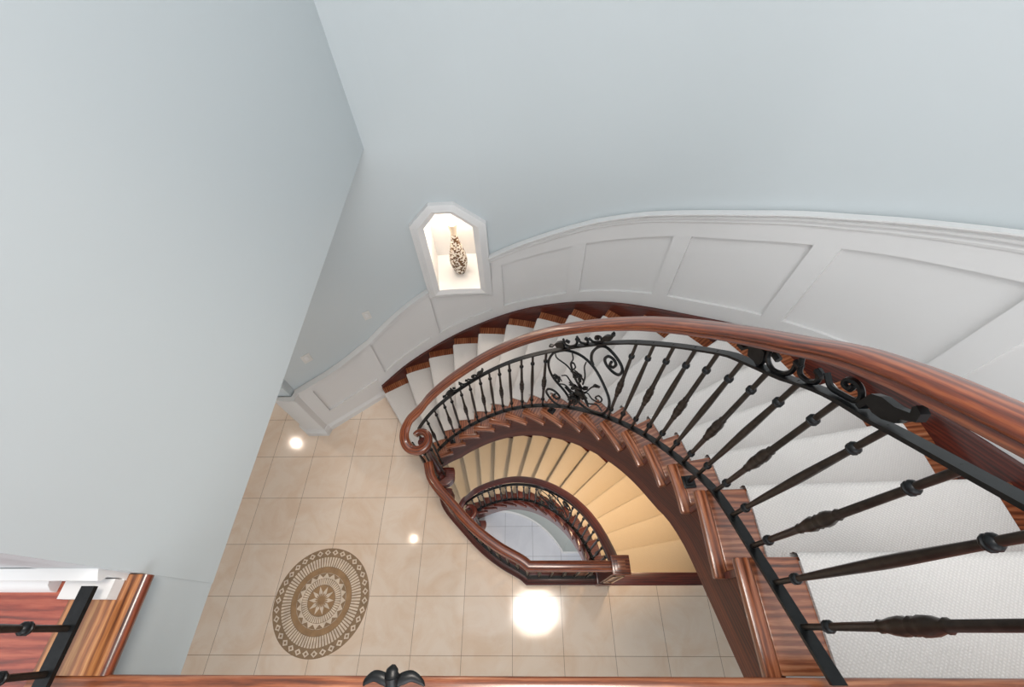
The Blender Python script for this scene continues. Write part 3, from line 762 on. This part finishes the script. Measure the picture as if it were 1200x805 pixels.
balustrade(BASE, 15.85, 'small dark curved balustrade of the lower staircase, deep inside the stairwell', True)

# ------------------------------------------------------------------ guard railing around the well on the main floor
g = thing('guard_railing', (.73, .40, 0), 'oak and iron guard railing around the stairwell opening on the foyer floor', 'railing')
RP = smoothpath([(-.862, 1.235, 0), (-.80, 1.075, 0), (-.60, .862, 0), (-.41, .682, 0), (-.22, .548, 0), (-.035, .452, 0), (.03, .405, 0)], 5) + [Vector((.35, .405, 0)), Vector((.675, .405, 0))]
mb = MB(); sweep(mb, [p+Vector((0, 0, .915)) for p in RP], RAILP); mb.build('handrail', M_RAIL, g, smooth=40)
mb = MB(); sweep(mb, [p+Vector((0, 0, .79)) for p in RP], [(x*.8, y) for x, y in BARP]); mb.build('top_bar', M_IRON, g)
mb = MB(); sweep(mb, [p+Vector((0, 0, .075)) for p in RP], [(x*.8, y) for x, y in BARP]); mb.build('bottom_bar', M_IRON, g)
mb = MB(); CP = [(-.845, 1.255, 0)] + [tuple(p) for p in RP[2:]]
sweep(mb, [Vector(p)+Vector((0, 0, .0)) for p in CP], [(.062, .001), (.062, .022), (.054, .028), (-.054, .028), (-.062, .022), (-.062, -.03), (-.045, -.03), (-.045, .001)]); mb.build('curb', M_DARK, g, smooth=40)
mb = MB(); sweep(mb, [Vector(p)+Vector((0, 0, -.02)) for p in CP], [(-.047, -.25), (-.047, .01), (-.056, .01), (-.056, -.25)]); mb.build('fascia', M_DARK, g, smooth=40)
GP, GD, GC = protos(.715)
acc = 0; last = RP[0]; k = 0; dense = []
for a, b in zip(RP, RP[1:]):
    for i in range(20): dense.append(a+(b-a)*i/20)
for a, b in zip(dense, dense[1:]):
    acc += (b-a).length
    if acc >= .1015:
        acc = 0
        if b.x < .64: put_baluster(g, b.x, b.y, .075, k % 2 == 0, .715, (GP, GD, GC)); k += 1
# square panelled newel
nw = MB(); X, Y, hw = .735, .405, .058
box(nw, X-hw, X+hw, Y-hw, Y+hw, -.12, .985); n_o = nw.build('newel_post', M_DARK, g, bevel=.004)
mb = MB(); box(mb, X-hw-.012, X+hw+.012, Y-hw-.012, Y+hw+.012, .985, 1.008); box(mb, X-hw+.004, X+hw-.004, Y-hw+.004, Y+hw-.004, 1.008, 1.024)
o = mb.build('cap', M_RAIL, None, bevel=.006); attach(o, n_o)
mb = MB(); box(mb, X-hw+.028, X+hw-.028, Y-hw+.028, Y+hw-.028, 1.024, 1.030); o = mb.build('cap_panel', M_OAK, None, bevel=.004); attach(o, n_o)
def panel_frame(mb, y, s):
    for x0, x1, z0, z1 in ((-.044, .044, .86, .89), (-.044, .044, .28, .31), (-.044, -.026, .28, .89), (.026, .044, .28, .89)):
        box(mb, X+x0, X+x1, min(y, y+s*.010), max(y, y+s*.010), z0, z1)
mb = MB(); panel_frame(mb, Y-hw, -1); panel_frame(mb, Y+hw, 1); o = mb.build('panel_moulding', M_TAN, None); attach(o, n_o)
mb = MB(); box(mb, X-hw-.012, X+hw+.012, Y-hw-.012, Y+hw+.012, .0, .14); o = mb.build('plinth', M_DARK, None, bevel=.005); attach(o, n_o)

# ------------------------------------------------------------------ landing railing
l = thing('landing_railing', (.70, -.18, LAND), 'black iron railing standing on the upper landing edge at lower left', 'railing')
LP = [(-1.112, .088), (-1.112, -.18), (.700, -.18)]
def at(z): return [Vector((x, y, LAND+z)) for x, y in LP]
mb = MB(); sweep(mb, at(.08), BARP); mb.build('bottom_bar', M_IRON, l)
mb = MB(); sweep(mb, at(.835), BARP); mb.build('top_bar', M_IRON, l)
mb = MB(); sweep(mb, at(.945)[:2]+[Vector((.74, -.18, LAND+.945))], RAILP); mb.build('handrail', M_RAIL, l, smooth=40)
LA, LD, LC = protos(.755)
for i, y in enumerate((-.002, -.090)): put_baluster(l, -1.112, y, LAND+.08, i == 1, .755, (LA, LD, LC))
x = -1.01; i = 0
while x < .62:
    if abs(x+.25) > .22: put_baluster(l, x, -.18, LAND+.08, i % 2 == 0, .755, (LA, LD, LC))
    x += .104; i += 1
mb = MB(); box(mb, .682, .718, -.198, -.162, LAND, LAND+.92); np_ = mb.build('corner_post', M_IRON, l, bevel=.003)
mb = MB(); box(mb, .655, .745, -.225, -.118, LAND+.003, LAND+.012); o = mb.build('foot_plate', M_IRON, None, bevel=.003); attach(o, np_)
mb = MB(); box(mb, -1.13, -1.094, -.198, -.162, LAND, LAND+.92); mb.build('corner_post', M_IRON, l, bevel=.003)
# cast panel whose curled leaf pokes out over the well
mb = MB()
for s in (-1, 1):
    tube(mb, [(-.25, -.18, LAND+.09), (-.25+s*.12, -.18, LAND+.18), (-.25+s*.17, -.18, LAND+.42), (-.25+s*.12, -.18, LAND+.70), (-.25, -.18, LAND+.83)], .008, 6, 6)
sp = mb.build('scroll_panel', M_IRON, l, smooth=50)
mb = MB(); c = Vector((-.25, -.18, LAND+.24))
tube(mb, [(-.25, -.18, LAND+.20), (-.251, -.13, LAND+.25), (-.252, -.095, LAND+.275), (-.254, -.075, LAND+.285)], .011, 8, 4, taper=(.7, 1.3))
def lobe(pts, rs):
    P = smoothpath(pts, 4); rows = []
    for i, p in enumerate(P):
        r = table([j/(len(rs)-1) for j in range(len(rs))], rs)(i/(len(P)-1)); t = (P[min(i+1, len(P)-1)]-P[max(i-1, 0)]).normalized()
        e2 = Vector((0, 0, 1)); e1 = t.cross(e2).normalized()
        rows.append([mb.vert(p+e1*r*cos(2*pi*k/8)+e2*r*.55*sin(2*pi*k/8)) for k in range(8)])
    for a, b in zip(rows, rows[1:]):
        for k in range(8): mb.face((a[k], a[(k+1) % 8], b[(k+1) % 8], b[k]))
    mb.face(rows[0][::-1]); mb.face(rows[-1])
zc = LAND+.285
lobe([(-.254, -.095, zc), (-.254, -.078, zc+.004), (-.254, -.064, zc+.004), (-.254, -.057, zc)], [.008, .013, .011, .003])
for s in (-1, 1):
    lobe([(-.254, -.088, zc-.005), (-.252+s*.020, -.078, zc), (-.252+s*.036, -.075, zc), (-.251+s*.052, -.083, zc-.003), (-.250+s*.058, -.090, zc-.006)], [.008, .010, .009, .0055, .0015])
o = mb.build('curled_leaf', M_IRON, None, smooth=60); attach(o, sp)

# ------------------------------------------------------------------ vase in the niche
v = MB()
lathe(v, [(.045, 0), (.052, .006), (.066, .05), (.083, .12), (.086, .17), (.078, .24), (.058, .33), (.036, .42), (.026, .48), (.027, .52), (.036, .56), (.042, .59), (.040, .603), (.034, .603), (.024, .56)], (0, 0, 0), 28)
o = v.build('vase', M_VASE, smooth=60); o.location = (-.605, 2.968, 1.576)
tag(o, 'speckled mosaic bottle vase standing in the lit wall niche', 'vase')

# ------------------------------------------------------------------ switch plates on the stair wall
def plate(t, z, lab, w, h):
    root = None
    mb = MB(); a = PN(t, .130); rd = (PN(t, .2)-a).normalized(); e = Vector((-rd.y, rd.x))
    def bx(hw, h0, h1, d0, d1):
        prism(mb, [tuple(a+e*s*hw+rd*d) for s, d in ((-1, d0), (1, d0), (1, d1), (-1, d1))], z+h0, z+h1)
    bx(w, -h, h, -.006, .0)
    o = mb.build('switch_plate', M_PLATE, bevel=.002); tag(o, lab, 'light switch', 'switch plates on the stair wall')
    mb = MB(); bx(w*.42, -h*.5, h*.5, -.011, -.006); q = mb.build('rocker', M_WHITE, None, bevel=.002); attach(q, o)
plate(-.44, 1.27, 'white switch plate on the wall by the pale pilaster, nearer the foyer floor', .042, .058)
plate(1.58, 1.43, 'white switch plate just above the chair rail at the foot of the stairs', .036, .058)

# ------------------------------------------------------------------ floor medallion
mb = MB(); CX, CY, R = -1.950, .219, .452
def disc(r, z, mi, n=96):
    ids = [mb.vert((CX+r*cos(2*pi*k/n), CY+r*sin(2*pi*k/n), z)) for k in range(n)]; mb.face(ids, None, mi)
def poly(pts, z, mi): mb.face([mb.vert((CX+r*cos(a), CY+r*sin(a), z)) for r, a in pts], None, mi)
def wedge(r0, r1, a0, a1, z, mi): poly([(r0, a0), (r1, a0), (r1, a1), (r0, a1)], z, mi)
n = 96; top = [mb.vert((CX+R*cos(2*pi*k/n), CY+R*sin(2*pi*k/n), .0015)) for k in range(n)]; bot = [mb.vert((CX+R*cos(2*pi*k/n), CY+R*sin(2*pi*k/n), .0)) for k in range(n)]
mb.face(top, None, 1)
for k in range(n): mb.face((bot[k], bot[(k+1) % n], top[(k+1) % n], top[k]), None, 1)
z1, z2, z3 = .0019, .0023, .0027
for k in range(34):   # diamonds in the border, hollow
    a = 2*pi*k/34; da = pi/34*.82
    poly([(.388, a), (.415, a-da), (.442, a), (.415, a+da)], z1, 2); poly([(.402, a), (.415, a-da*.42), (.428, a), (.415, a+da*.42)], z2, 1)
for k in range(82):
    a = 2*pi*k/82; wedge(.288, .372, a, a+2*pi/82*.64, z1, 2)
for k in range(26):
    a = 2*pi*k/26; wedge(.236, .283, a, a+2*pi/26*.965, z1, 0)
disc(.232, z1, 2)
for k in range(20):
    a = 2*pi*k/20; poly([(.232, a), (.232, a+2*pi/20), (.194, a+pi/20)], z2, 1)
disc(.186, z2, 1)
for k in range(52):
    a = 2*pi*k/52; wedge(.132, .182, a, a+2*pi/52*.66, z3, 2)
disc(.124, z3, 0)
for k in range(10):
    a = 2*pi*k/10; poly([(.02, a), (.068, a-.26), (.120, a), (.068, a+.26)], z3+.0004, 2)
for k in range(10):
    a = 2*pi*k/10; poly([(.0, a), (.050, a-.13), (.062, a), (.050, a+.13)], z3+.0008, 0)
o = mb.build('floor_medallion', [M_MB, M_MD, M_ML], smooth=0)
tag(o, 'round brown and cream stone mosaic medallion set in the beige tile floor', 'medallion')
